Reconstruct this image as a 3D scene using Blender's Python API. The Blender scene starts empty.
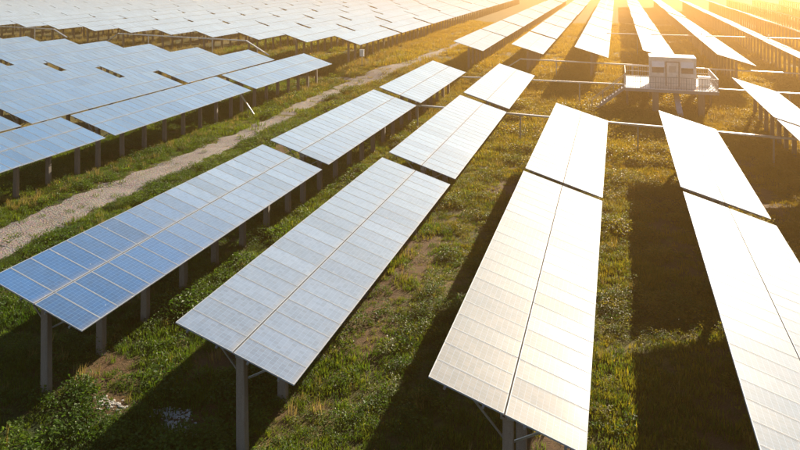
import bpy, bmesh, math, random
import numpy as np
from mathutils import Vector, Matrix

R = math.radians
random.seed(7)
rng = np.random.default_rng(11)
scene = bpy.context.scene
col = scene.collection

# ------------------------------------------------------------------ camera
CAM_Z = 14.2
YAW = 21.66
cam_data = bpy.data.cameras.new('camera')
cam = bpy.data.objects.new('camera', cam_data)
col.objects.link(cam)
cam.location = (0, 0, CAM_Z)
cam.rotation_euler = (R(90), 0, R(YAW))          # level camera with a shifted lens
cam_data.sensor_width = 36.0
cam_data.lens = 789.4 / 800 * 36
cam_data.shift_x = (400 - 303.6) / 800
cam_data.shift_y = -(225 + 30.0) / 800
cam_data.clip_end = 6000
scene.camera = cam

# ------------------------------------------------------------------ light
SUN_AZ, SUN_EL = 14.2, 20.7                       # clockwise from +Y, above the horizon
world = bpy.data.worlds.new('World')
scene.world = world
world.use_nodes = True
wn, wl = world.node_tree.nodes, world.node_tree.links
sky = wn.new('ShaderNodeTexSky')
sky.sky_type = 'NISHITA'
sky.sun_disc = False
sky.sun_elevation = R(SUN_EL)
sky.sun_rotation = R(SUN_AZ)
sky.dust_density = 0.35
sky.air_density = 1.0
wl.new(sky.outputs[0], wn['Background'].inputs[0])
wn['Background'].inputs[1].default_value = 0.05

sun_data = bpy.data.lights.new('sun', 'SUN')
sun_data.energy = 5.0
sun_data.angle = R(0.5)
sun_data.color = (1.0, 0.86, 0.66)
sun = bpy.data.objects.new('sun', sun_data)
col.objects.link(sun)
sv = Vector((math.sin(R(SUN_AZ)) * math.cos(R(SUN_EL)), math.cos(R(SUN_AZ)) * math.cos(R(SUN_EL)), math.sin(R(SUN_EL))))
sun.rotation_euler = (-sv).to_track_quat('-Z', 'Y').to_euler()
sun.location = sv * 60

vs = scene.view_settings
vs.view_transform = 'Standard'
vs.look = 'None'
vs.exposure = 1.7
vs.gamma = 1.0
vs.use_curve_mapping = False
scene.cycles.max_bounces = 6
scene.cycles.volume_bounces = 0
scene.cycles.transparent_max_bounces = 6

# ------------------------------------------------------------------ helpers
def tag(o, label=None, cat=None, group=None, kind=None):
    if label: o['label'] = label
    if cat: o['category'] = cat
    if group: o['group'] = group
    if kind: o['kind'] = kind
    return o

def empty(name, loc):
    o = bpy.data.objects.new(name, None)
    o.empty_display_size = 0.2
    o.location = loc
    col.objects.link(o)
    return o

def link(name, me, parent=None, loc=(0, 0, 0), rot=(0, 0, 0)):
    o = bpy.data.objects.new(name, me)
    o.location = loc
    o.rotation_euler = rot
    if parent: o.parent = parent
    col.objects.link(o)
    return o

class MB:
    """collects faces of one mesh"""
    def __init__(self): self.v = []; self.f = []; self.m = []; self.uv = {}
    def quad(self, pts, m=0, uv=None):
        n = len(self.v); self.v += [tuple(p) for p in pts]
        if uv: self.uv[len(self.f)] = uv
        self.f.append(tuple(range(n, n + len(pts)))); self.m.append(m)
    def hexa(self, c, m=0):                      # c: 8 corners, bottom 4 ccw then top 4
        n = len(self.v); self.v += [tuple(p) for p in c]
        for q in ((0, 3, 2, 1), (4, 5, 6, 7), (0, 1, 5, 4), (1, 2, 6, 5), (2, 3, 7, 6), (3, 0, 4, 7)):
            self.f.append(tuple(n + i for i in q)); self.m.append(m)
    def box(self, x0, x1, y0, y1, z0, z1, m=0):
        self.hexa([(x0, y0, z0), (x1, y0, z0), (x1, y1, z0), (x0, y1, z0),
                   (x0, y0, z1), (x1, y0, z1), (x1, y1, z1), (x0, y1, z1)], m)
    def bar(self, a, b, w, h, m=0, up=(0, 0, 1)):
        a, b = Vector(a), Vector(b); d = (b - a).normalized(); up = Vector(up)
        if abs(d.dot(up)) > 0.98: up = Vector((0, 1, 0))
        s = d.cross(up).normalized() * (w / 2); t = s.normalized().cross(d).normalized() * (h / 2)
        self.hexa([a - s - t, a + s - t, b + s - t, b - s - t, a - s + t, a + s + t, b + s + t, b - s + t], m)
    def mesh(self, name, mats):
        me = bpy.data.meshes.new(name)
        me.from_pydata(self.v, [], self.f)
        for m in mats: me.materials.append(m)
        me.polygons.foreach_set('material_index', self.m)
        if self.uv:
            lay = me.uv_layers.new(name='UVMap')
            for fi, uv in self.uv.items():
                for li, c in zip(me.polygons[fi].loop_indices, uv): lay.data[li].uv = c
        me.update()
        return me

def ramp(y0, y1, y):
    t = np.clip((y - y0) / (y1 - y0), 0, 1)
    return t * t * (3 - 2 * t)

def ground_z(x, y):                               # the land steps up 1.15 m behind the corridor
    return 1.15 * ramp(88, 101, np.asarray(y) + 0.15 * np.asarray(x))

def hash_noise(x, y, s, seed=0):
    """smooth value noise in numpy"""
    x = np.asarray(x, float) / s; y = np.asarray(y, float) / s
    xi = np.floor(x).astype(np.int64); yi = np.floor(y).astype(np.int64)
    fx = x - xi; fy = y - yi
    fx = fx * fx * (3 - 2 * fx); fy = fy * fy * (3 - 2 * fy)
    def h(a, b):
        n = (a * 374761393 + b * 668265263 + seed * 974634777) & 0x7fffffff
        n = ((n ^ (n >> 13)) * 1274126177) & 0x7fffffff
        return ((n ^ (n >> 16)) & 0xffff) / 65535.0
    return (h(xi, yi) * (1 - fx) + h(xi + 1, yi) * fx) * (1 - fy) + (h(xi, yi + 1) * (1 - fx) + h(xi + 1, yi + 1) * fx) * fy

def bump_z(x, y):
    near = np.clip(1.6 - np.hypot(x, y) / 160, 0, 1)
    return near * (0.16 * (hash_noise(x, y, 2.7, 3) - .5) + 0.08 * (hash_noise(x, y, 0.9, 4) - .5) + .25 * (hash_noise(x, y, 11, 5) - .5))

def project(P):
    """photo pixel of a world point, used only to leave out what the frame cannot show"""
    yaw = -R(YAW)
    x = P[0] * math.cos(yaw) - P[1] * math.sin(yaw); d = P[0] * math.sin(yaw) + P[1] * math.cos(yaw)
    if d < 1: return None
    return 303.6 + 789.4 * x / d, -30 - 789.4 * (P[2] - CAM_Z) / d

# ------------------------------------------------------------------ materials
def new_mat(name):
    m = bpy.data.materials.new(name)
    m.use_nodes = True
    nt = m.node_tree
    b = nt.nodes['Principled BSDF']
    return m, nt.nodes, nt.links, b

def noise(n, l, scale, detail=4, rough=0.6, vec=None):
    t = n.new('ShaderNodeTexNoise')
    t.inputs['Scale'].default_value = scale; t.inputs['Detail'].default_value = detail; t.inputs['Roughness'].default_value = rough
    if vec is not None: l.new(vec, t.inputs['Vector'])
    return t.outputs['Fac']

def cramp(n, l, fac, stops):
    r = n.new('ShaderNodeValToRGB')
    e = r.color_ramp.elements
    while len(e) < len(stops): e.new(0.5)
    for k, (p, c) in enumerate(stops):
        e[k].position = p; e[k].color = (*c, 1) if len(c) == 3 else c
    l.new(fac, r.inputs[0])
    return r.outputs[0]

def mix(n, l, fac, a, b, mode='MIX'):
    m = n.new('ShaderNodeMix'); m.data_type = 'RGBA'; m.blend_type = mode
    for sock, val in ((m.inputs[0], fac), (m.inputs[6], a), (m.inputs[7], b)):
        if isinstance(val, (int, float)): sock.default_value = val
        elif isinstance(val, tuple): sock.default_value = (*val, 1)
        else: l.new(val, sock)
    return m.outputs[2]

def math_node(n, l, op, a, b=None, clamp=False):
    m = n.new('ShaderNodeMath'); m.operation = op; m.use_clamp = clamp
    for i, v in enumerate((a, b)):
        if v is None: continue
        if isinstance(v, (int, float)): m.inputs[i].default_value = v
        else: l.new(v, m.inputs[i])
    return m.outputs[0]

def bump(n, l, b, h, strength, dist):
    k = n.new('ShaderNodeBump'); k.inputs['Strength'].default_value = strength; k.inputs['Distance'].default_value = dist
    l.new(h, k.inputs['Height']); l.new(k.outputs[0], b.inputs['Normal'])

def simple(name, c, rough=0.6, metal=0.0, var=0.25, scale=6, bumpy=0.0):
    m, n, l, b = new_mat(name)
    tc = n.new('ShaderNodeNewGeometry')
    f = noise(n, l, scale, 5, 0.65, tc.outputs['Position'])
    lo = tuple(x * (1 - var) for x in c); hi = tuple(min(1, x * (1 + var)) for x in c)
    l.new(cramp(n, l, f, [(0.3, lo), (0.7, hi)]), b.inputs['Base Color'])
    b.inputs['Roughness'].default_value = rough; b.inputs['Metallic'].default_value = metal
    if bumpy: bump(n, l, b, f, bumpy, 0.02)
    return m

def pv_glass():
    m, n, l, b = new_mat('module_glass')
    uv = n.new('ShaderNodeUVMap'); uv.uv_map = 'UVMap'
    sep = n.new('ShaderNodeSeparateXYZ'); l.new(uv.outputs[0], sep.inputs[0])
    def line(o, w):
        fr = math_node(n, l, 'FRACT', o)
        d = math_node(n, l, 'ABSOLUTE', math_node(n, l, 'SUBTRACT', fr, 0.5))
        return math_node(n, l, 'GREATER_THAN', d, 0.5 - w)
    grid = math_node(n, l, 'MAXIMUM', line(sep.outputs[0], 0.022), line(sep.outputs[1], 0.022))
    bus = line(math_node(n, l, 'MULTIPLY', sep.outputs[1], 3.0), 0.05)
    geo = n.new('ShaderNodeNewGeometry'); oi = n.new('ShaderNodeObjectInfo')
    rnd = math_node(n, l, 'FRACT', math_node(n, l, 'ADD', oi.outputs['Random'], geo.outputs['Random Per Island']))
    rnd2 = math_node(n, l, 'FRACT', math_node(n, l, 'MULTIPLY', rnd, 37.31))
    # crystalline cells, each a shade apart
    fl = n.new('ShaderNodeVectorMath'); fl.operation = 'FLOOR'; l.new(uv.outputs[0], fl.inputs[0])
    wnz = n.new('ShaderNodeTexWhiteNoise'); wnz.noise_dimensions = '4D'
    l.new(fl.outputs[0], wnz.inputs['Vector']); l.new(rnd, wnz.inputs['W'])
    shade = math_node(n, l, 'ADD', 0.80, math_node(n, l, 'ADD', math_node(n, l, 'MULTIPLY', wnz.outputs['Value'], 0.22), math_node(n, l, 'MULTIPLY', rnd, 0.24)))
    sh = n.new('ShaderNodeCombineColor')
    for q in range(3): l.new(shade, sh.inputs[q])
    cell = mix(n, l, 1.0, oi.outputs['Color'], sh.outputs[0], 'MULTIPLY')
    cell = mix(n, l, math_node(n, l, 'MULTIPLY', bus, 0.2), cell, (0.35, 0.38, 0.42))
    c = mix(n, l, math_node(n, l, 'MULTIPLY', grid, 0.5), cell, (0.30, 0.42, 0.58))
    # a thin dry film of dust on the glass
    dust = noise(n, l, 0.9, 5, 0.65, geo.outputs['Position'])
    dfac = math_node(n, l, 'MULTIPLY', math_node(n, l, 'MULTIPLY', dust, dust), 0.07)
    c = mix(n, l, dfac, c, (0.42, 0.38, 0.32))
    # dirt that rain leaves along the lower rim of each module, and the odd dropping
    low = math_node(n, l, 'POWER', math_node(n, l, 'MULTIPLY', sep.outputs[0], 1 / 12.0), 26.0)
    c = mix(n, l, math_node(n, l, 'MULTIPLY', math_node(n, l, 'MULTIPLY', low, dust), 0.9, True), c, (0.30, 0.26, 0.21))
    spot = n.new('ShaderNodeTexVoronoi'); spot.inputs['Scale'].default_value = 0.9; l.new(geo.outputs['Position'], spot.inputs['Vector'])
    c = mix(n, l, math_node(n, l, 'MULTIPLY', math_node(n, l, 'LESS_THAN', spot.outputs['Distance'], 0.022), 0.5), c, (0.6, 0.58, 0.53))
    l.new(c, b.inputs['Base Color'])
    b.inputs['Specular IOR Level'].default_value = 0.020
    b.inputs['Specular Tint'].default_value = (0.70, 0.86, 1.0, 1)     # blue anti-reflective film
    rr = math_node(n, l, 'ADD', 0.45, math_node(n, l, 'MULTIPLY', rnd, 0.10))
    l.new(rr, b.inputs['Roughness'])
    l.new(math_node(n, l, 'ADD', 0.80, math_node(n, l, 'MULTIPLY', rnd2, 0.20)), b.inputs['Sheen Weight'])   # dry dust, more on one module than the next
    b.inputs['Sheen Roughness'].default_value = 0.345
    b.inputs['Sheen Tint'].default_value = (0.64, 0.84, 1.0, 1)
    b.inputs['Coat Weight'].default_value = 0.07
    b.inputs['Coat Roughness'].default_value = 0.08
    b.inputs['Coat IOR'].default_value = 1.5
    return m

M = {}
M['glass'] = pv_glass()
M['frame'] = simple('module_frame', (0.27, 0.30, 0.34), 0.6, 0.0, 0.06)
M['frame'].node_tree.nodes['Principled BSDF'].inputs['Specular IOR Level'].default_value = 0.12
M['backsheet'] = simple('module_backsheet', (0.55, 0.56, 0.58), 0.6, 0, 0.05)
M['steel'] = simple('galvanised_steel', (0.28, 0.30, 0.325), 0.42, 0.8, 0.2, 9)
M['zinc'] = simple('bright_zinc_channel', (0.46, 0.47, 0.48), 0.38, 0.7, 0.12, 5)
M['white'] = simple('white_painted_steel', (0.72, 0.72, 0.71), 0.45, 0, 0.06, 3)
M['grey'] = simple('grey_painted_steel', (0.26, 0.265, 0.27), 0.5, 0, 0.1, 4)
M['louvre'] = simple('louvre_grey', (0.16, 0.155, 0.155), 0.55, 0, 0.1, 4)
M['dark'] = simple('gap_shade', (0.05, 0.048, 0.046), 0.9, 0, 0.1, 4)  # shade painted in, keeps the gap between module halves dark
M['dark'].node_tree.nodes['Principled BSDF'].inputs['Specular IOR Level'].default_value = 0.05
M['cabin'] = simple('weathered_cabin_paint', (0.60, 0.585, 0.57), 0.55, 0, 0.2, 2.2)
M['rock'] = simple('pale_rubble', (0.36, 0.34, 0.31), 0.9, 0, 0.35, 5, 0.6)

def concrete():
    m, n, l, b = new_mat('weathered_concrete')
    g = n.new('ShaderNodeNewGeometry'); oi = n.new('ShaderNodeObjectInfo')
    mp = n.new('ShaderNodeMapping'); mp.inputs['Scale'].default_value = (1, 1, 0.16); l.new(g.outputs['Position'], mp.inputs[0])
    f = noise(n, l, 9, 6, 0.7, mp.outputs[0]); f2 = noise(n, l, 40, 4, 0.6, g.outputs['Position'])
    c = cramp(n, l, f, [(0.25, (0.065, 0.052, 0.042)), (0.5, (0.135, 0.115, 0.10)), (0.75, (0.22, 0.20, 0.18))])
    c = mix(n, l, 0.35, c, cramp(n, l, f2, [(0.35, (0.09, 0.07, 0.06)), (0.65, (0.28, 0.26, 0.235))]))
    c = mix(n, l, math_node(n, l, 'MULTIPLY', oi.outputs['Random'], 0.35), c, (0.24, 0.19, 0.15))
    l.new(c, b.inputs['Base Color']); b.inputs['Roughness'].default_value = 0.85
    bump(n, l, b, f2, 0.5, 0.01)
    return m
M['concrete'] = concrete()

def ground_mat():
    m, n, l, b = new_mat('weedy_ground')
    g = n.new('ShaderNodeNewGeometry'); P = g.outputs['Position']
    big = noise(n, l, 0.11, 5, 0.6, P); mid = noise(n, l, 0.55, 6, 0.65, P); fine = noise(n, l, 5.0, 6, 0.7, P); gr = noise(n, l, 26, 4, 0.7, P)
    green = cramp(n, l, fine, [(0.3, (0.010, 0.018, 0.004)), (0.5, (0.026, 0.042, 0.008)), (0.72, (0.065, 0.080, 0.016))])
    dry = cramp(n, l, fine, [(0.3, (0.060, 0.048, 0.014)), (0.5, (0.125, 0.100, 0.026)), (0.72, (0.20, 0.155, 0.048))])
    soil = cramp(n, l, gr, [(0.3, (0.060, 0.033, 0.016)), (0.55, (0.125, 0.072, 0.036)), (0.75, (0.20, 0.13, 0.075))])
    c = mix(n, l, cramp(n, l, big, [(0.40, (0, 0, 0)), (0.62, (1, 1, 1))]), green, dry)
    c = mix(n, l, cramp(n, l, mid, [(0.55, (0, 0, 0)), (0.68, (0.85, 0.85, 0.85))]), c, soil)
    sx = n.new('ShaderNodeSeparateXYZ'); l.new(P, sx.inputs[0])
    dr = math_node(n, l, 'ADD', math_node(n, l, 'MULTIPLY', sx.outputs[0], 0.030), math_node(n, l, 'MULTIPLY', sx.outputs[1], 0.0155))  # painted sun glow: dry tint grows to the right and with distance
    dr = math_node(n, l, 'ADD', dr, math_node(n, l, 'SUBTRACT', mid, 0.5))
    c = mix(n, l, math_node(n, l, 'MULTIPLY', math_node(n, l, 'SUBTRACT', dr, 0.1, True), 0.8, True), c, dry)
    # bare worn strip beside the second row
    at = n.new('ShaderNodeAttribute'); at.attribute_name = 'bare'
    k = math_node(n, l, 'MULTIPLY', at.outputs['Fac'], cramp(n, l, fine, [(0.25, (0.3, 0.3, 0.3)), (0.55, (1, 1, 1))]))
    c = mix(n, l, k, c, soil)
    l.new(c, b.inputs['Base Color']); b.inputs['Roughness'].default_value = 0.95
    b.inputs['Specular IOR Level'].default_value = 0.15
    h = math_node(n, l, 'ADD', fine, math_node(n, l, 'MULTIPLY', gr, 0.5))
    bump(n, l, b, h, 0.9, 0.10)
    return m
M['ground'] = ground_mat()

def path_mat():
    m, n, l, b = new_mat('pale_gravel')
    g = n.new('ShaderNodeNewGeometry'); P = g.outputs['Position']
    mp = n.new('ShaderNodeMapping'); mp.inputs['Scale'].default_value = (1.6, 0.22, 1); l.new(P, mp.inputs[0])
    a = noise(n, l, 1.0, 6, 0.65, mp.outputs[0]); f = noise(n, l, 14, 5, 0.75, P)
    v = n.new('ShaderNodeTexVoronoi'); v.inputs['Scale'].default_value = 9; l.new(P, v.inputs['Vector'])
    c = cramp(n, l, f, [(0.3, (0.10, 0.082, 0.073)), (0.5, (0.185, 0.157, 0.142)), (0.72, (0.28, 0.245, 0.225))])
    c = mix(n, l, cramp(n, l, a, [(0.5, (0, 0, 0)), (0.68, (0.75, 0.75, 0.75))]), c, (0.13, 0.11, 0.075))
    c = mix(n, l, 0.25, c, v.outputs['Color'], 'SOFT_LIGHT')
    l.new(c, b.inputs['Base Color']); b.inputs['Roughness'].default_value = 0.95
    bump(n, l, b, math_node(n, l, 'ADD', f, v.outputs['Distance']), 0.9, 0.05)
    return m
M['path'] = path_mat()

def leaf_mat(name, lo, hi, trans, tcol):
    m, n, l, b = new_mat(name)
    oi = n.new('ShaderNodeObjectInfo'); g = n.new('ShaderNodeNewGeometry')
    patch = noise(n, l, 0.16, 3, 0.5, oi.outputs['Location'])
    f = math_node(n, l, 'ADD', math_node(n, l, 'MULTIPLY', oi.outputs['Random'], 0.5), math_node(n, l, 'MULTIPLY', g.outputs['Random Per Island'], 0.25))
    f = math_node(n, l, 'ADD', f, math_node(n, l, 'SUBTRACT', math_node(n, l, 'MULTIPLY', patch, 1.6), 0.65), True)
    c = mix(n, l, f, lo, hi)
    # drier herbage to the right and far off, orange sun glow painted in
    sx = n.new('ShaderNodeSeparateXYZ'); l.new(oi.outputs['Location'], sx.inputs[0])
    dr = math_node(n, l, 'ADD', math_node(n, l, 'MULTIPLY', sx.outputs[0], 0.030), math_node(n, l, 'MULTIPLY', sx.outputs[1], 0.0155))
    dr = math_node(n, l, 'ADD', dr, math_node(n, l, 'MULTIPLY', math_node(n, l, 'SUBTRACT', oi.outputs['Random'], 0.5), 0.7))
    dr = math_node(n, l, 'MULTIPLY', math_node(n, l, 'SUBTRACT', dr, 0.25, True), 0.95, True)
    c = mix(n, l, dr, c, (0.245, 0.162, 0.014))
    l.new(c, b.inputs['Base Color']); b.inputs['Roughness'].default_value = 0.55
    b.inputs['Specular IOR Level'].default_value = 0.15
    t = n.new('ShaderNodeBsdfTranslucent')
    l.new(mix(n, l, 1.0, c, tcol, 'MULTIPLY'), t.inputs['Color'])
    ms = n.new('ShaderNodeMixShader'); ms.inputs[0].default_value = trans
    l.new(b.outputs[0], ms.inputs[1]); l.new(t.outputs[0], ms.inputs[2])
    l.new(ms.outputs[0], n['Material Output'].inputs['Surface'])
    return m
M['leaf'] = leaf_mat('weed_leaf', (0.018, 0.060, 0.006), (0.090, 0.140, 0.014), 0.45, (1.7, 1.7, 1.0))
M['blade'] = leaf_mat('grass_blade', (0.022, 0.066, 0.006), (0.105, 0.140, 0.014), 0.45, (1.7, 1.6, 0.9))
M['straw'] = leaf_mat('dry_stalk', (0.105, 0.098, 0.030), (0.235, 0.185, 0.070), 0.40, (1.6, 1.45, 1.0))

# ------------------------------------------------------------------ ground
def spaced(edges):
    out = []
    for a, b, step in edges: out += list(np.arange(a, b, step))
    return np.array(out + [edges[-1][1]])
gx = spaced([(-3000, -400, 260), (-400, -120, 20), (-120, -42, 3), (-42, 20, 0.6), (20, 80, 4), (80, 400, 20), (400, 3000, 260)])
gy = spaced([(-300, 0, 50), (0, 16, 2), (16, 70, 0.6), (70, 140, 2), (140, 400, 10), (400, 5000, 200)])
X, Y = np.meshgrid(gx, gy)
Z = ground_z(X, Y) + bump_z(X, Y)
nx, ny = len(gx), len(gy)
idx = np.arange(nx * ny).reshape(ny, nx)
quads = np.stack([idx[:-1, :-1], idx[:-1, 1:], idx[1:, 1:], idx[1:, :-1]], -1).reshape(-1, 4)
def bareness(x, y):
    x = np.asarray(x, float); y = np.asarray(y, float)
    n1 = hash_noise(x, y, 1.7, 21) - .5; n2 = hash_noise(x, y, 0.7, 22) - .5
    def blob(cx, cy, rx, ry): return np.clip(1.5 - np.hypot((x - cx) / rx, (y - cy) / ry) + n1 * 1.3 + n2 * .7, 0, 1)
    b = blob(-9.3, 37, 1.1, 9.5)
    for q in ((-15.4, 21.6, .8, .6), (-13.1, 21.8, 1.0, .7), (-13.4, 26, .9, 1.6), (-17.0, 23.0, 1.2, 1.6), (-6.8, 52, .9, 4), (-2.0, 24.5, .8, 3), (3.0, 27, .8, 5), (2.6, 47, 1.2, 6), (8.5, 60, 1.5, 8), (-24.5, 58, .8, 5)): b = np.maximum(b, blob(*q))
    return b
me = bpy.data.meshes.new('ground')
me.from_pydata(np.stack([X, Y, Z], -1).reshape(-1, 3).tolist(), [], quads.tolist())
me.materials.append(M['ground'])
ba = me.attributes.new('bare', 'FLOAT', 'POINT'); ba.data.foreach_set('value', bareness(X, Y).reshape(-1).astype(np.float32))
me.polygons.foreach_set('use_smooth', [True] * len(me.polygons))
tag(link('ground', me), 'weedy grass ground with bare soil patches under the solar rows', 'ground', kind='structure')

# the track left of the first row, with its side branch at the corridor
def path_edges(y):
    c = np.interp(y, [10, 30, 41, 53, 66, 78, 90, 98, 108, 125, 160, 260], [-29.0, -29.6, -29.9, -29.6, -30.0, -30.7, -31.0, -29.4, -27.4, -26.3, -25.6, -25.2])
    w = np.interp(y, [10, 30, 41, 53, 78, 90, 98, 110, 130, 260], [4.4, 4.0, 3.4, 2.7, 2.7, 2.6, 4.2, 2.4, 1.2, .8])
    l_ = c - w / 2 + 0.45 * (hash_noise(y * 1.0, 0 * y, 1.6, 8) - .5) + .5 * (hash_noise(y, 0 * y, .5, 9) - .5)
    r_ = c + w / 2 + 0.45 * (hash_noise(y * 1.0, 0 * y + 40, 1.6, 8) - .5) + .5 * (hash_noise(y, 0 * y + 40, .5, 9) - .5)
    return l_, r_
def branch_edges(x):
    c = 96.0 - 0.10 * (x + 30); w = np.interp(x, [-46, -36, -30, -24, -18], [0.9, 1.6, 2.2, 1.6, 0.8])
    return c - w / 2 + .9 * (hash_noise(x, 0 * x + 9, 1.5, 12) - .5), c + w / 2 + .9 * (hash_noise(x, 0 * x + 70, 1.5, 12) - .5)
def on_path(x, y, grow=0.0):
    l_, r_ = path_edges(y); a, b = branch_edges(x)
    return ((x > l_ - grow) & (x < r_ + grow)) | ((x > -46) & (x < -18) & (y > a - grow) & (y < b + grow))
def strip(name, t, e0, e1, along_y, lift, n=9):
    V = []
    for k in range(len(t)):
        for j in range(n):
            s = e0[k] + (e1[k] - e0[k]) * j / (n - 1)
            x, y = (s, t[k]) if along_y else (t[k], s)
            V.append((x, y, float(ground_z(x, y) + bump_z(x, y)) + lift * (1 if 0 < j < n - 1 else -2.5)))
    F = []
    for k in range(len(t) - 1):
        for j in range(n - 1):
            q = (k * n + j, k * n + j + 1, (k + 1) * n + j + 1, (k + 1) * n + j)
            F.append(q if along_y else q[::-1])
    me = bpy.data.meshes.new(name); me.from_pydata(V, [], F); me.materials.append(M['path'])
    me.polygons.foreach_set('use_smooth', [True] * len(me.polygons))
    return me
ty = np.concatenate([np.arange(12, 100, .35), np.arange(100, 240, 1.5)])
tag(link('gravel_path', strip('gravel_path', ty, *path_edges(ty), True, 0.03)), 'pale gravel track running between the left and right solar rows', 'path', kind='structure')
tx = np.arange(-45, -18.5, .4)
tag(link('gravel_path', strip('gravel_path', tx, *branch_edges(tx), False, 0.036, 5)), 'pale gravel side track crossing the grass at the corridor', 'path', kind='structure')

# ------------------------------------------------------------------ solar tables
TH = R(16.95)
ZC = 3.25                                         # height of the table's middle line
MW, ML, MT = 1.956, 0.992, 0.040                  # module: across, along, thick
PITCH = 1.0060
NMOD = 22
TL = NMOD * PITCH
UC = MW / 2 + 0.020
def tp(u, y, w): return (u * math.cos(TH) + w * math.sin(TH), y, ZC - u * math.sin(TH) + w * math.cos(TH))

def add_frame(mb, T, rim=0.024, m=0, back=1):
    a, b = MW / 2, ML / 2; ai, bi = a - rim, b - rim
    o = [(-a, -b), (a, -b), (a, b), (-a, b)]; i = [(-ai, -bi), (ai, -bi), (ai, bi), (-ai, bi)]
    for k in range(4):
        j = (k + 1) % 4
        mb.quad([T(*o[k], 0), T(*o[j], 0), T(*i[j], 0), T(*i[k], 0)], m)
        mb.quad([T(*o[k], -MT), T(*o[j], -MT), T(*o[j], 0), T(*o[k], 0)], m)
        mb.quad([T(*i[k], 0), T(*i[j], 0), T(*i[j], -0.012), T(*i[k], -0.012)], m)
    mb.quad([T(*o[3], -MT), T(*o[2], -MT), T(*o[1], -MT), T(*o[0], -MT)], back)
def add_glass(mb, T, rim=0.022, m=0, z=-0.005):
    a, b = MW / 2 - rim, ML / 2 - rim
    mb.quad([T(-a, -b, z), T(a, -b, z), T(a, b, z), T(-a, b, z)], m, [(0, 0), (12, 0), (12, 6), (0, 6)])
ident = lambda x, y, z: (x, y, z)
mb = MB(); add_frame(mb, ident); FRAME_ME = mb.mesh('module_frame', [M['frame'], M['backsheet']])
mb = MB(); add_glass(mb, ident); GLASS_ME = mb.mesh('cell_glass', [M['glass']])
mb = MB(); add_frame(mb, ident); add_glass(mb, ident, m=2); MODULE_ME = mb.mesh('solar_module', [M['frame'], M['backsheet'], M['glass']])

def add_post(mb, x, y, z0, z1, h0=0.150, h1=0.132, m=0):
    c = 0.022
    def ring(h, z): return [(x + sx * (h - (c if k else 0)), y + sy * (h - (0 if k else c)), z) for sx, sy, k in
        ((-1, -1, 0), (-1, -1, 1), (1, -1, 1), (1, -1, 0), (1, 1, 0), (1, 1, 1), (-1, 1, 1), (-1, 1, 0))]
    a, b = ring(h0, z0), ring(h1, z1)
    for k in range(8):
        j = (k + 1) % 8; mb.quad([a[k], a[j], b[j], b[k]], m)
    mb.quad(b, m)
PZ = ZC - 0.24
mb = MB(); add_post(mb, 0, 0, -0.35, PZ); POST_ME = mb.mesh('post', [M['concrete']])
def add_rafter(mb, T, m=0):
    w0, w1, hw = -0.215, -0.105, 0.04
    mb.hexa([T(-1.75, -hw, w0), T(1.75, -hw, w0), T(1.75, hw, w0), T(-1.75, hw, w0), T(-1.75, -hw, w1), T(1.75, -hw, w1), T(1.75, hw, w1), T(-1.75, hw, w1)], m)
mb = MB(); add_rafter(mb, tp); RAFTER_ME = mb.mesh('rafter', [M['steel']])
mb = MB()
for sy in (-1, 1): mb.box(-.17, .17, sy * .137 - .008, sy * .137 + .008, PZ - .16, PZ + .10)
mb.box(-.17, .17, -.128, .128, PZ + .002, PZ + .016)
for sx in (-.1, .1): mb.box(sx - .02, sx + .02, -.17, -.146, PZ - .1, PZ - .06)
BRACKET_ME = mb.mesh('bracket', [M['steel']])
RAIL_U = (-1.52, -0.52, 0.0, 0.52, 1.52)  # middle rail is added to block light through the centre gap
def add_rail(mb, u, y0, y1, m=0):
    mb.hexa([tp(u - .03, y0, -.103), tp(u + .03, y0, -.103), tp(u + .03, y1, -.103), tp(u - .03, y1, -.103),
             tp(u - .03, y0, -.043), tp(u + .03, y0, -.043), tp(u + .03, y1, -.043), tp(u - .03, y1, -.043)], m)
RAIL_ME = []
for u in RAIL_U:
    mb = MB(); add_rail(mb, u, -0.06 if u else .03, TL + (0.05 if u else -.04)); RAIL_ME.append(mb.mesh('rail', [M['steel'] if u else M['dark']]))
BRACE_ME = []
for s in (-1, 1):
    mb = MB(); mb.bar((s * 0.12, 0, ZC - 1.02 + (0 if s < 0 else -.05)), tp(s * 1.15, 0, -0.22), 0.05, 0.05); BRACE_ME.append(mb.mesh('brace', [M['steel']]))
POST_Y = [0.62 + k * (TL - 1.24) / 7 for k in range(8)]

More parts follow.
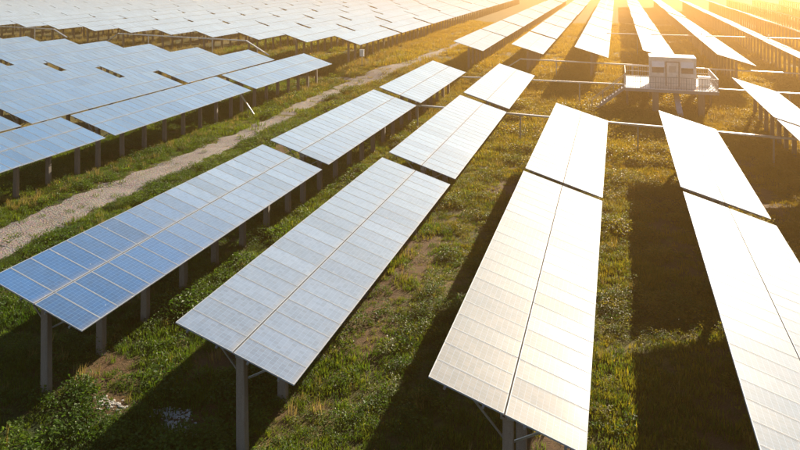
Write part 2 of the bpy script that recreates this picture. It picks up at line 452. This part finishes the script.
def module_offsets(rnd):
    for k in range(NMOD):
        for s in (-1, 1):
            yield s, 0.0 + (k + .5) * PITCH, rnd.gauss(0, R(.12)), rnd.gauss(0, R(.12))
JOINED = []                                       # four joined surfaces for tables too far off to pick modules apart
for v in range(4):
    rr = random.Random(100 + v); mb = MB()
    for s, y, ta, tb in module_offsets(rr):
        mtx = Matrix.Translation(tp(s * UC, y, 0)) @ Matrix.Rotation(TH + ta, 4, 'Y') @ Matrix.Rotation(tb, 4, 'X')
        T = lambda a, b, c, mtx=mtx: tuple(mtx @ Vector((a, b, c)))
        add_frame(mb, T); add_glass(mb, T, m=2, z=-0.006)
    JOINED.append(mb.mesh('solar_module_rows', [M['frame'], M['backsheet'], M['glass']]))
WHOLE = []
for v in range(4):
    rr = random.Random(100 + v); mb = MB()
    for s, y, ta, tb in module_offsets(rr):
        mtx = Matrix.Translation(tp(s * UC, y, 0)) @ Matrix.Rotation(TH + ta, 4, 'Y') @ Matrix.Rotation(tb, 4, 'X')
        T = lambda a, b, c, mtx=mtx: tuple(mtx @ Vector((a, b, c)))
        a, b = MW / 2, ML / 2
        mb.hexa([T(-a, -b, -MT), T(a, -b, -MT), T(a, b, -MT), T(-a, b, -MT), T(-a, -b, 0), T(a, -b, 0), T(a, b, 0), T(-a, b, 0)], 0)
        add_glass(mb, T, m=1, z=0.004)
    for py in POST_Y: add_post(mb, 0, py, -0.35, PZ, m=2)
    for u in RAIL_U: add_rail(mb, u, -0.1, TL + .08, 3)
    WHOLE.append(mb.mesh('solar_table', [M['frame'], M['glass'], M['concrete'], M['zinc']]))

n_tab = 0
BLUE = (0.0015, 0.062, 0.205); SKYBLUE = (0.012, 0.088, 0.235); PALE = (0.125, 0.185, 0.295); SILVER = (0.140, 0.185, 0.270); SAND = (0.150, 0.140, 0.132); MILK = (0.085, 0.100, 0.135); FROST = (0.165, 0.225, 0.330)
def table(x, y0, lod, label, group, tone=lambda y: PALE):
    global n_tab
    zg = float(ground_z(x, y0 + 11)); n_tab += 1
    rr = random.Random(n_tab * 17)
    if lod == 3:
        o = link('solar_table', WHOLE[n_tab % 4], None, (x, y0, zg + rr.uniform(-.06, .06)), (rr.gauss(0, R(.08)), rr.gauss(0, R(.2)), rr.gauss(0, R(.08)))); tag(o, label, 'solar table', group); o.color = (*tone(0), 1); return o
    t = empty('solar_table', (x, y0, zg)); tag(t, label, 'solar table', group)
    t.rotation_euler = (rr.gauss(0, R(.06)), rr.gauss(0, R(.18)), rr.gauss(0, R(.06))); t.location.z += rr.uniform(-.03, .03)
    if lod == 2:
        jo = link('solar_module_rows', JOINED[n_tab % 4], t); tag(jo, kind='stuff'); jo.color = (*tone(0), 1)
    else:
        for s, y, ta, tb in module_offsets(rr):
            mo = link('solar_module', FRAME_ME if lod == 0 else MODULE_ME, t, tp(s * UC, y, 0), (0, TH + ta, 0))
            mo.rotation_euler = (Matrix.Rotation(TH + ta, 3, 'Y') @ Matrix.Rotation(tb, 3, 'X')).to_euler()
            if lod == 0: mo = link('cell_glass', GLASS_ME, mo)
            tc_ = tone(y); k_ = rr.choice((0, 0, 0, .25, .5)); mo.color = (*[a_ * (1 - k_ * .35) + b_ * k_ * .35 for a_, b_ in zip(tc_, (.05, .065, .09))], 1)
    for k, me_ in enumerate(RAIL_ME): link('rail', me_, t)
    for py in POST_Y:
        link('post', POST_ME, t, (rr.uniform(-.02, .02), py, 0), (rr.gauss(0, R(.3)), rr.gauss(0, R(.3)), rr.gauss(0, R(2))))
        if lod <= 1: link('rafter', RAFTER_ME, t, (0, py, 0))
        if lod == 0:
            link('bracket', BRACKET_ME, t, (0, py, 0))
            for b_ in BRACE_ME: link('brace', b_, t, (0, py + .14, 0))
    return t

ORD = ['first', 'second', 'third', 'fourth', 'fifth', 'sixth', 'seventh', 'eighth', 'ninth', 'tenth', 'eleventh', 'twelfth', 'thirteenth',
       'fourteenth', 'fifteenth', 'sixteenth', 'seventeenth', 'eighteenth', 'nineteenth', 'twentieth', 'twentyfirst', 'twentysecond', 'twentythird', 'twentyfourth', 'twentyfifth']
def in_frame(x, y0, zg, ml=30, mr=30, mt=6, mbm=60):
    pts = []
    for u in (-2, 2):
        for k in range(9):
            y = y0 + TL * k / 8
            for z in (zg + 2.6, zg + 4): 
                p = project((x + u, y, z))
                if p: pts.append(p)
    return any(-ml < a < 800 + mr and -mt < b < 450 + mbm for a, b in pts)

# right of the track, before the corridor
ROWX = [-17.75, -10.22, -2.57, 4.76, 12.2, 19.7]
NEAR = {0: [20.77, 43.95, 67.55], 1: [20.3, 43.65, 67.2], 2: [19.86, 42.75], 3: [18.7, 41.95], 4: [18.0, 41.05, 64.1], 5: [40.0, 63.5]}
for k, starts in NEAR.items():
    for j, y0 in enumerate(starts):
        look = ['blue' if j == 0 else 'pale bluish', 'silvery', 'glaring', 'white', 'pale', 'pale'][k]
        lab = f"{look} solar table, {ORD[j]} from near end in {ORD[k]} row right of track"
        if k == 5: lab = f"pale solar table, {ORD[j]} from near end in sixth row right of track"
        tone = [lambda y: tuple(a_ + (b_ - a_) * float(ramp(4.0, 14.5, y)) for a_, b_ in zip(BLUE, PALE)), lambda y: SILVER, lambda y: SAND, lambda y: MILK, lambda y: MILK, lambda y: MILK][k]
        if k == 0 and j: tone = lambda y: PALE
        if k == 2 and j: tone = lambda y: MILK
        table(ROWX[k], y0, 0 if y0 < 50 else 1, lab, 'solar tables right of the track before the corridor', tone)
# left of the track, before the corridor
for k in range(8):
    x = -34.5 - 8.25 * k
    for j, y0 in enumerate((23.2 + 1.2 * k, 46.4 + 1.2 * k, 69.6 + 1.2 * k)):
        if not in_frame(x, y0, 0): continue
        table(x, y0, 0 if (k < 2 and j < 2) else 1, f"light blue solar table, {ORD[j]} from near end in {ORD[k]} row left of track", 'solar tables left of the track before the corridor', lambda y: SKYBLUE)
# beyond the corridor
for side, xs in (('right', [-17.85 + 7.5 * k for k in range(13)]), ('left', [-34.95 - 8.3 * k for k in range(24)])):
    for k, x in enumerate(xs):
        ys = 99.5 - 0.165 * x if side == 'right' else 99.0 - 0.152 * x
        if side == 'right' and x > 16: ys -= 23.3 * (1 if x < 30 else 0) - 0.4
        seen = 0
        for j in range(9):
            y0 = ys + 23.25 * j + random.uniform(-.15, .15)
            if not in_frame(x, y0, 1.15): continue
            nm = ORD[seen]; seen += 1
            d = math.hypot(x, y0)
            lod = 2 if d < 150 else 3
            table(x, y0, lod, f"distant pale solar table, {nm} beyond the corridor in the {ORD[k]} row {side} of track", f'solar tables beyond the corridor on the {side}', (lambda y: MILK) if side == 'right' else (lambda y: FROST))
print('tables', n_tab)

# ------------------------------------------------------------------ cable trays on posts
def cable_tray(pts, label, w=0.26, h=0.11, step=8.5, over=0.0):
    pts = [Vector(p) for p in pts]
    t = empty('cable_tray', (pts[0].x, pts[0].y, float(ground_z(pts[0].x, pts[0].y))))
    tag(t, label, 'cable tray', 'raised cable trays across the corridor')
    o = t.location
    for a, b in zip(pts[:-1], pts[1:]):
        mb = MB(); d = (b - a).normalized()
        mb.bar(a - o, b - o + d * .04, w, h); mb.bar(a - o + Vector((0, 0, h / 2 + .012)), b - o + d * .04 + Vector((0, 0, h / 2 + .012)), w + .05, .018)
        link('tray_channel', mb.mesh('tray_channel', [M['zinc']]), t)
    for a, b in zip(pts[:-1], pts[1:]):
        L = (b - a).length
        if L < 3.5: continue
        n = max(1, int(L / step))
        for k in range(n):
            p = a + (b - a) * ((k + .5) / n); zg = float(ground_z(p.x, p.y))
            mb = MB(); mb.box(-.06, .06, -.06, .06, zg - .3 - o.z, p.z - o.z - h / 2 - .002 + (h + .35 if over else 0)); mb.box(-.25, .25, -.075, -.065, p.z - o.z - h / 2 - .07, p.z - o.z - h / 2 - .003)
            link('support_post', mb.mesh('support_post', [M['steel']]), t, (p.x - o.x, p.y - o.y + (.24 if over else 0), 0))
    return t
cable_tray([(-21, 69.6, 2.15), (24, 63.6, 2.15)], 'long grey cable tray on posts nearest the camera, just past the second tables')
cable_tray([(-16.4, 87.7, 2.35), (0.6, 87.5, 2.45)], 'grey cable tray on posts running to the left end of the cabin platform')
cable_tray([(9.05, 87.4, 2.45), (34, 86.2, 2.35)], 'grey cable tray on posts leaving the right end of the cabin platform')
cable_tray([(-12.7, 100.9, 2.1), (-11.1, 100.6, 3.2), (40, 96.0, 3.05)], 'grey cable tray behind the cabin with a bent down left end')
cable_tray([(-1.5, 131.5, 4.35), (60, 131.0, 4.35)], 'farthest cable tray crossing between the distant right rows', over=1)
cable_tray([(-75.3, 105.4, 3.0), (-73.3, 105.2, 4.15), (-49.9, 103.2, 3.95), (-46.2, 102.8, 2.05)], 'grey cable tray before the left rows, bent down at both ends')
cable_tray([(-104, 108.0, 4.45), (-87.0, 106.6, 4.35), (-84.2, 106.4, 3.1)], 'grey cable tray at the left edge of the picture, bent down on its right')

mb = MB(); mb.bar((0, 0, -.1), (-1.35, -0.55, 2.1), .26, .12)
tag(link('cable_duct', mb.mesh('cable_duct', [M['zinc']]), None, (-32.75, 69.75, 0.0)), 'slanted bright metal duct leaning down to the grass from the left front row', 'cable duct')

t = empty('combiner_box', (-32.4, 103.2, 1.15)); tag(t, 'small white box on a post at the corner of the far left tables', 'electrical box')
mb = MB(); mb.box(-.28, .28, -.14, .12, 1.25, 2.15); mb.box(-.31, .31, -.17, .15, 2.15, 2.19); link('cabinet', mb.mesh('cabinet', [M['white']]), t)
mb = MB(); mb.box(-.24, .24, -.158, -.142, 1.29, 2.11); link('cabinet_door', mb.mesh('cabinet_door', [M['white']]), t)
mb = MB(); mb.box(-.05, .05, -.05, .05, -.3, 1.25); link('post', mb.mesh('post', [M['steel']]), t)

# ------------------------------------------------------------------ inverter station on its platform
PX0, PX1, PY0, PY1, FZ = 0.72, 8.92, 83.6, 92.6, 2.70
t = empty('platform', (PX0, PY0, 0)); tag(t, 'raised steel platform with railings and a stair carrying the white cabin', 'platform')
L, D = PX1 - PX0, PY1 - PY0
npl = 16
for k in range(npl):
    mb = MB(); mb.box(0, L, k * D / npl + .006, (k + 1) * D / npl - .006, FZ - .06, FZ); link('deck_plank', mb.mesh('deck_plank', [M['white']]), t)
mb = MB()
for y in (0.06, D / 2, D - .06): mb.box(-.02, L + .02, y - .07, y + .07, FZ - .34, FZ - .063)
link('floor_beam', mb.mesh('floor_beam', [M['grey']]), t)
for x in (2.75, 6.75):
    for y in (.35, D - .6):
        mb = MB(); mb.box(x - .28, x + .28, y - .25, y + .25, -.4, FZ - .345); link('pier', mb.mesh('pier', [M['concrete']]), t)
for x in (.25, L - .25):
    for y in (D * .5,):
        mb = MB(); mb.box(x - .12, x + .12, y - .12, y + .12, -.4, FZ - .345); link('pier', mb.mesh('pier', [M['concrete']]), t)
def railing(a, b, gap=0.22):
    a, b = Vector(a), Vector(b); mb = MB(); n = int((b - a).length / gap)
    for z, s in ((1.15, .06), (.6, .035), (.1, .04)): mb.bar(a + Vector((0, 0, z)), b + Vector((0, 0, z)), s, s)
    for k in range(n + 1):
        p = a + (b - a) * (k / n); s = .03 if k % 6 == 0 else .014
        mb.box(p.x - s, p.x + s, p.y - s, p.y + s, p.z, p.z + 1.15)
    return link('railing', mb.mesh('railing', [M['grey']]), t)
railing((.05, .05, FZ), (L - .05, .05, FZ)); railing((.05, D - .05, FZ), (L - .05, D - .05, FZ))
railing((L - .05, .12, FZ), (L - .05, D - .12, FZ)); railing((.05, 2.2, FZ), (.05, D - .12, FZ))
# stair down to the left
mb = MB(); mb.bar((-.02, .25, FZ - .1), (-3.1, .25, .05), .06, .26); mb.bar((-.02, 1.75, FZ - .1), (-3.1, 1.75, .05), .06, .26)
st = link('stair', mb.mesh('stair', [M['grey']]), t)
for k in range(11):
    f = (k + .7) / 11.5; x = -.02 - 3.08 * f; z = FZ - .02 - (FZ - .1) * f
    mb = MB(); mb.box(x - .14, x + .14, .29, 1.71, z - .03, z); link('stair_tread', mb.mesh('stair_tread', [M['grey']]), st)
for y in (.25, 1.75):
    mb = MB(); mb.bar((0, y, FZ + 1.1), (-3.1, y, 1.15), .055, .055)
    for f in (0.02, .33, .66, .99): mb.bar((-3.1 * f, y, FZ - .1 - (FZ - .15) * f), (-3.1 * f, y, FZ + 1.1 - (FZ - .05) * f), .05, .05)
    link('handrail', mb.mesh('handrail', [M['grey']]), st)

CX0, CX1, CY0, CY1, CH = 3.0, 7.03, 84.75, 87.6, 3.0
t = empty('inverter_cabin', (CX0, CY0, FZ)); tag(t, 'white container cabin with a centre door and two awning vents on the platform', 'cabin')
W, D = CX1 - CX0, CY1 - CY0
mb = MB(); mb.box(0, W, 0, D, .01, CH - .14)
for x in (0, W): mb.box(x - .07, x + .07, -.045, .06, .01, CH - .143)
for k in range(1, 12):
    if not (W / 2 - .7 < k * W / 12 < W / 2 + .7): mb.box(k * W / 12 - .03, k * W / 12 + .03, -.018, -.001, .18, 1.38)
for z in (.06, CH - .26): mb.box(.07, W - .07, -.035, -.001, z, z + .11)
link('wall', mb.mesh('wall', [M['cabin']]), t)
mb = MB(); mb.box(-.06, W + .06, -.07, D + .06, CH - .14, CH); link('roof', mb.mesh('roof', [M['white']]), t)
mb = MB(); mb.box(W / 2 - .62, W / 2 + .62, -.055, -.002, .18, CH - .42); fr = link('door_frame', mb.mesh('door_frame', [M['louvre']]), t)
mb = MB(); mb.box(W / 2 - .52, W / 2 + .52, -.085, -.057, .2, CH - .52); dr = link('door', mb.mesh('door', [M['cabin']]), t)
for z in (.5, 1.3, 2.1):
    mb = MB(); mb.box(W / 2 - .56, W / 2 - .49, -.11, -.087, z, z + .14); link('hinge', mb.mesh('hinge', [M['grey']]), dr)
mb = MB(); mb.box(W / 2 + .36, W / 2 + .42, -.13, -.087, 1.05, 1.28); link('door_handle', mb.mesh('door_handle', [M['grey']]), dr)
mb = MB()
for k in range(7): mb.box(W / 2 - .32, W / 2 + .32, -.1, -.087, 1.55 + k * .09, 1.6 + k * .09)
link('door_vent', mb.mesh('door_vent', [M['grey']]), dr)
for x in (.72, W - .72):
    mb = MB(); mb.box(x - .52, x + .52, -.05, -.002, 1.45, 2.0); v_ = link('vent', mb.mesh('vent', [M['louvre']]), t)
    for k in range(5):
        mb = MB(); mb.bar((x - .5, -.075, 1.51 + k * .1), (x + .5, -.075, 1.51 + k * .1), .05, .018, 0, (0, -.5, 1)); link('louvre_slat', mb.mesh('louvre_slat', [M['grey']]), v_)
    mb = MB(); mb.hexa([(x - .56, -.42, 2.02), (x + .56, -.42, 2.02), (x + .56, -.002, 2.3), (x - .56, -.002, 2.3), (x - .56, -.42, 2.06), (x + .56, -.42, 2.06), (x + .56, -.002, 2.55), (x - .56, -.002, 2.55)])
    link('vent_awning', mb.mesh('vent_awning', [M['white']]), t)

t = empty('equipment_box', (7.95, 86.9, FZ)); tag(t, 'low white equipment box on the platform right of the cabin', 'equipment box')
mb = MB(); mb.box(-.5, .5, -.45, .45, .08, .95); link('housing', mb.mesh('housing', [M['white']]), t)
mb = MB(); mb.box(-.55, .55, -.5, .5, .95, 1.0); link('lid', mb.mesh('lid', [M['white']]), t)
mb = MB()
for sx in (-.4, .4): mb.box(sx - .05, sx + .05, -.4, .4, 0, .08)
link('foot_rail', mb.mesh('foot_rail', [M['grey']]), t)
mb = MB(); mb.bar((0, 0, -.1), (-.35, 2.4, 2.25), .5, .16)
tag(link('cable_duct', mb.mesh('cable_duct', [M['zinc']]), None, (5.65, 83.3 - 1.2, 0.0)), 'slanted bright metal duct coming down from under the cabin platform', 'cable duct')

# ------------------------------------------------------------------ vegetation and stones
def blade_clump(name, n, h0, h1, spread, width, mat, seed, lean=0.6):
    r = random.Random(seed); mb = MB()
    for _ in range(n):
        a = r.uniform(0, 2 * math.pi); rad = spread * math.sqrt(r.random()) ; b = a + r.gauss(0, .9)
        h = r.uniform(h0, h1); w = width * r.uniform(.6, 1.2)
        p = Vector((rad * math.cos(a), rad * math.sin(a), -.03)); d = Vector((math.cos(b), math.sin(b), 0)); s = Vector((-d.y, d.x, 0)) * w
        k = r.uniform(.1, lean)
        p1 = p + d * (h * k * .35) + Vector((0, 0, h * .6)); p2 = p + d * (h * k) + Vector((0, 0, h * (1 - .25 * k)))
        i = len(mb.v); mb.v += [tuple(p - s), tuple(p + s), tuple(p1 + s * .8), tuple(p1 - s * .8), tuple(p2)]
        mb.f += [(i, i + 1, i + 2, i + 3), (i + 3, i + 2, i + 4)]; mb.m += [0, 0]
    return mb.mesh(name, [mat])
def leaf_clump(name, n, rad, height, leaf, mat, seed):
    r = random.Random(seed); mb = MB()
    for _ in range(n):
        a = r.uniform(0, 2 * math.pi); q = rad * math.sqrt(r.random()); z = height * r.random() * (1 - .5 * (q / rad) ** 2) + .01
        p = Vector((q * math.cos(a), q * math.sin(a), z)); b = a + r.gauss(0, .8)
        d = Vector((math.cos(b), math.sin(b), r.uniform(-.35, .6))).normalized(); s = d.cross(Vector((r.gauss(0, .3), r.gauss(0, .3), 1))).normalized()
        L_ = leaf * r.uniform(.6, 1.3); wv = s * L_ * .36; up = s.cross(d) * L_ * .12
        i = len(mb.v); mb.v += [tuple(p), tuple(p + d * L_ * .5 + wv + up), tuple(p + d * L_ - up), tuple(p + d * L_ * .5 - wv + up)]
        mb.f += [(i, i + 1, i + 2, i + 3)]; mb.m += [0]
    return mb.mesh(name, [mat])

def scatter(name, source_meshes, pts, scale, label, cat):
    """one stuff object: every point of it carries one clump, by geometry nodes"""
    nvar = len(source_meshes)
    which = rng.integers(0, nvar, len(pts))
    me = bpy.data.meshes.new(name)
    me.from_pydata(pts.tolist(), [], [])
    rot = np.zeros((len(pts), 3), np.float32); rot[:, 2] = rng.uniform(0, 6.283, len(pts)); rot[:, :2] = rng.normal(0, .10, (len(pts), 2))
    at = me.attributes.new('rot', 'FLOAT_VECTOR', 'POINT'); at.data.foreach_set('vector', rot.reshape(-1))
    at = me.attributes.new('siz', 'FLOAT', 'POINT'); at.data.foreach_set('value', scale.astype(np.float32))
    at = me.attributes.new('kind', 'INT', 'POINT'); at.data.foreach_set('value', which.astype(np.int32))
    o = link(name, me); tag(o, label, cat, kind='stuff')
    ng = bpy.data.node_groups.new(name + '_scatter', 'GeometryNodeTree')
    ng.interface.new_socket('Geometry', in_out='INPUT', socket_type='NodeSocketGeometry')
    ng.interface.new_socket('Geometry', in_out='OUTPUT', socket_type='NodeSocketGeometry')
    n, l = ng.nodes, ng.links
    gi, go, jn = n.new('NodeGroupInput'), n.new('NodeGroupOutput'), n.new('GeometryNodeJoinGeometry')
    def attr(nm, ty):
        a = n.new('GeometryNodeInputNamedAttribute'); a.data_type = ty; a.inputs['Name'].default_value = nm; return a.outputs['Attribute']
    rt, sz, kd = attr('rot', 'FLOAT_VECTOR'), attr('siz', 'FLOAT'), attr('kind', 'INT')
    for k, sm in enumerate(source_meshes):
        so = bpy.data.objects.new(name + '_clump', sm)
        oi = n.new('GeometryNodeObjectInfo'); oi.inputs['Object'].default_value = so; oi.inputs['As Instance'].default_value = True
        cmp_ = n.new('FunctionNodeCompare'); cmp_.data_type = 'INT'; cmp_.operation = 'EQUAL'
        l.new(kd, cmp_.inputs['A'] if 'A' in cmp_.inputs and cmp_.inputs['A'].enabled else [s for s in cmp_.inputs if s.name == 'A' and s.enabled][0])
        [s for s in cmp_.inputs if s.name == 'B' and s.enabled][0].default_value = k
        ip = n.new('GeometryNodeInstanceOnPoints')
        l.new(gi.outputs[0], ip.inputs['Points']); l.new(oi.outputs['Geometry'], ip.inputs['Instance'])
        l.new(cmp_.outputs['Result'], ip.inputs['Selection']); l.new(rt, ip.inputs['Rotation']); l.new(sz, ip.inputs['Scale'])
        l.new(ip.outputs[0], jn.inputs[0])
    l.new(jn.outputs[0], go.inputs[0])
    o.modifiers.new('scatter', 'NODES').node_group = ng
    return o

def sample(n, x0, x1, y0, y1, keep, margin=14):
    x = rng.uniform(x0, x1, n); y = rng.uniform(y0, y1, n)
    yaw = -R(YAW)
    xc = x * math.cos(yaw) - y * math.sin(yaw); d = x * math.sin(yaw) + y * math.cos(yaw)
    zg = ground_z(x, y) + bump_z(x, y)
    u = 303.6 + 789.4 * xc / np.maximum(d, 1); v = -30 - 789.4 * (zg - CAM_Z) / np.maximum(d, 1)
    ok = (d > 5) & (u > -margin) & (u < 800 + margin) & (v < 450 + 40) & (v > -6)
    x, y, zg = x[ok], y[ok], zg[ok]
    k = rng.random(len(x)) < keep(x, y)
    return np.stack([x[k], y[k], zg[k]], -1)
def keep_green(x, y):
    p = np.where(on_path(x, y, -0.2), 0.015, np.where(on_path(x, y, 0.2), .35, 1.0))
    p = p * (1 - .93 * np.clip(bareness(x, y) * 1.3, 0, 1))
    return p * np.clip(hash_noise(x, y, 2.2, 31) * 1.5 - .12 + .5 * (hash_noise(x, y, 7, 32) - .5), 0.10, 1)
def keep_short(x, y): return np.where(on_path(x, y, -0.25), 0.02, np.where(on_path(x, y, 0.15), .5, 1.0)) * (1 - .8 * np.clip(bareness(x, y), 0, 1))

tuft = [blade_clump('grass', 34, .07, .24, .20, .011, M['blade'], 40 + k) for k in range(4)]
P = sample(44000, -40, 22, 17, 60, keep_short); P2 = sample(42000, -45, 30, 60, 104, keep_short); P3 = sample(34000, -60, 45, 104, 200, keep_green)
P = np.concatenate([P, P2, P3]); S = np.where(P[:, 1] < 60, 1.0, np.where(P[:, 1] < 104, 1.5, 2.4)) * rng.uniform(.6, 1.35, len(P)) * (0.4 + 1.2 * hash_noise(P[:, 0], P[:, 1], 3.3, 50))
scatter('grass', tuft, P, S, 'short green grass growing between and under the solar rows', 'grass')
print('grass', len(P))
weed = [leaf_clump('weeds', 62, .27, .32, .080, M['leaf'], 60 + k) for k in range(4)]
P = sample(30000, -40, 22, 17, 62, lambda x, y: keep_green(x, y)); P2 = sample(22000, -45, 30, 62, 104, keep_green)
P = np.concatenate([P, P2]); S = np.where(P[:, 1] < 62, 1.0, 1.45) * rng.uniform(.45, 1.35, len(P)) * (0.3 + 1.45 * hash_noise(P[:, 0], P[:, 1], 2.4, 51))
scatter('weeds', weed, P, S, 'low leafy weeds covering the ground between the solar rows', 'weeds')
print('weeds', len(P))
def keep_bush(x, y): return keep_green(x, y) * (hash_noise(x, y, 2.6, 71) > .56) * .8
bush = [leaf_clump('bushes', 160, .42, .66, .082, M['leaf'], 80 + k) for k in range(3)]
P = sample(9500, -40, 22, 17, 104, keep_bush)
scatter('tall_weeds', bush, P, rng.uniform(.5, 1.2, len(P)), 'taller bushy weed clumps dotted among the grass', 'weeds')
print('bush', len(P))
def keep_dry(x, y):
    cor = ((y + .15 * x > 86) & (y + .15 * x < 106)) * .9
    edge = (np.abs(x + 33.2) < 1.7) * 1.0
    p = np.maximum(np.maximum(cor, edge), .12 + .25 * (hash_noise(x, y, 6, 81) > .55))
    return p * np.where(on_path(x, y, 0.3), 0.0, 1.0) * np.clip(hash_noise(x, y, 2.0, 82) * 1.7 - .3, .05, 1)
dry = [blade_clump('dry_grass', 30, .28, .75, .26, .012, M['straw'], 90 + k, .45) for k in range(3)]
P = sample(46000, -110, 36, 17, 170, keep_dry); S = rng.uniform(.5, 1.25, len(P)) * np.where(P[:, 1] < 75, .75, 1.25)
scatter('dry_grass', dry, P, S, 'tall yellow dry grass along the track and the corridor', 'grass')
print('dry', len(P))
def pebble(seed):
    bm = bmesh.new(); bmesh.ops.create_icosphere(bm, subdivisions=1, radius=1); r = random.Random(seed)
    for v in bm.verts: v.co *= r.uniform(.7, 1.2); v.co.z *= .35
    me = bpy.data.meshes.new('pebble'); bm.to_mesh(me); bm.free(); me.materials.append(M['rock']); return me
peb = [pebble(5), pebble(6), pebble(7)]
P = sample(60000, -33, -26, 20, 98, lambda x, y: on_path(x, y) * .12)
scatter('gravel', peb, P, rng.uniform(.015, .055, len(P)), 'loose pale stones on the gravel track', 'gravel')
n = 260; cx = rng.choice([0, 1, 2], n, p=[.25, .45, .3])
ctr = np.array([(-15.45, 21.65), (-13.3, 22.0), (-12.8, 21.5)])[cx]; pp = ctr + rng.normal(0, 1, (n, 2)) * np.array([.30, .20])
P = np.stack([pp[:, 0], pp[:, 1], ground_z(pp[:, 0], pp[:, 1]) + bump_z(pp[:, 0], pp[:, 1])], -1)
scatter('rubble', peb, P, rng.uniform(.025, .09, n), 'pale broken stones lying in the shade before the second row', 'rubble')

# ------------------------------------------------------------------ haze
HAZE = True
if HAZE:
    m = bpy.data.materials.new('haze'); m.use_nodes = True; nt = m.node_tree
    nt.nodes.remove(nt.nodes['Principled BSDF'])
    pv = nt.nodes.new('ShaderNodeVolumePrincipled')
    pv.inputs['Color'].default_value = (1.0, 0.58, 0.22, 1)
    pv.inputs['Density'].default_value = 0.0023
    pv.inputs['Anisotropy'].default_value = 0.925
    nt.links.new(pv.outputs[0], nt.nodes['Material Output'].inputs['Volume'])
    mb = MB(); mb.box(-3100, 3100, -350, 5100, -1.6, 15.2)
    o = link('haze', mb.mesh('haze', [m])); tag(o, 'warm thin haze over the solar field', 'haze', kind='stuff')
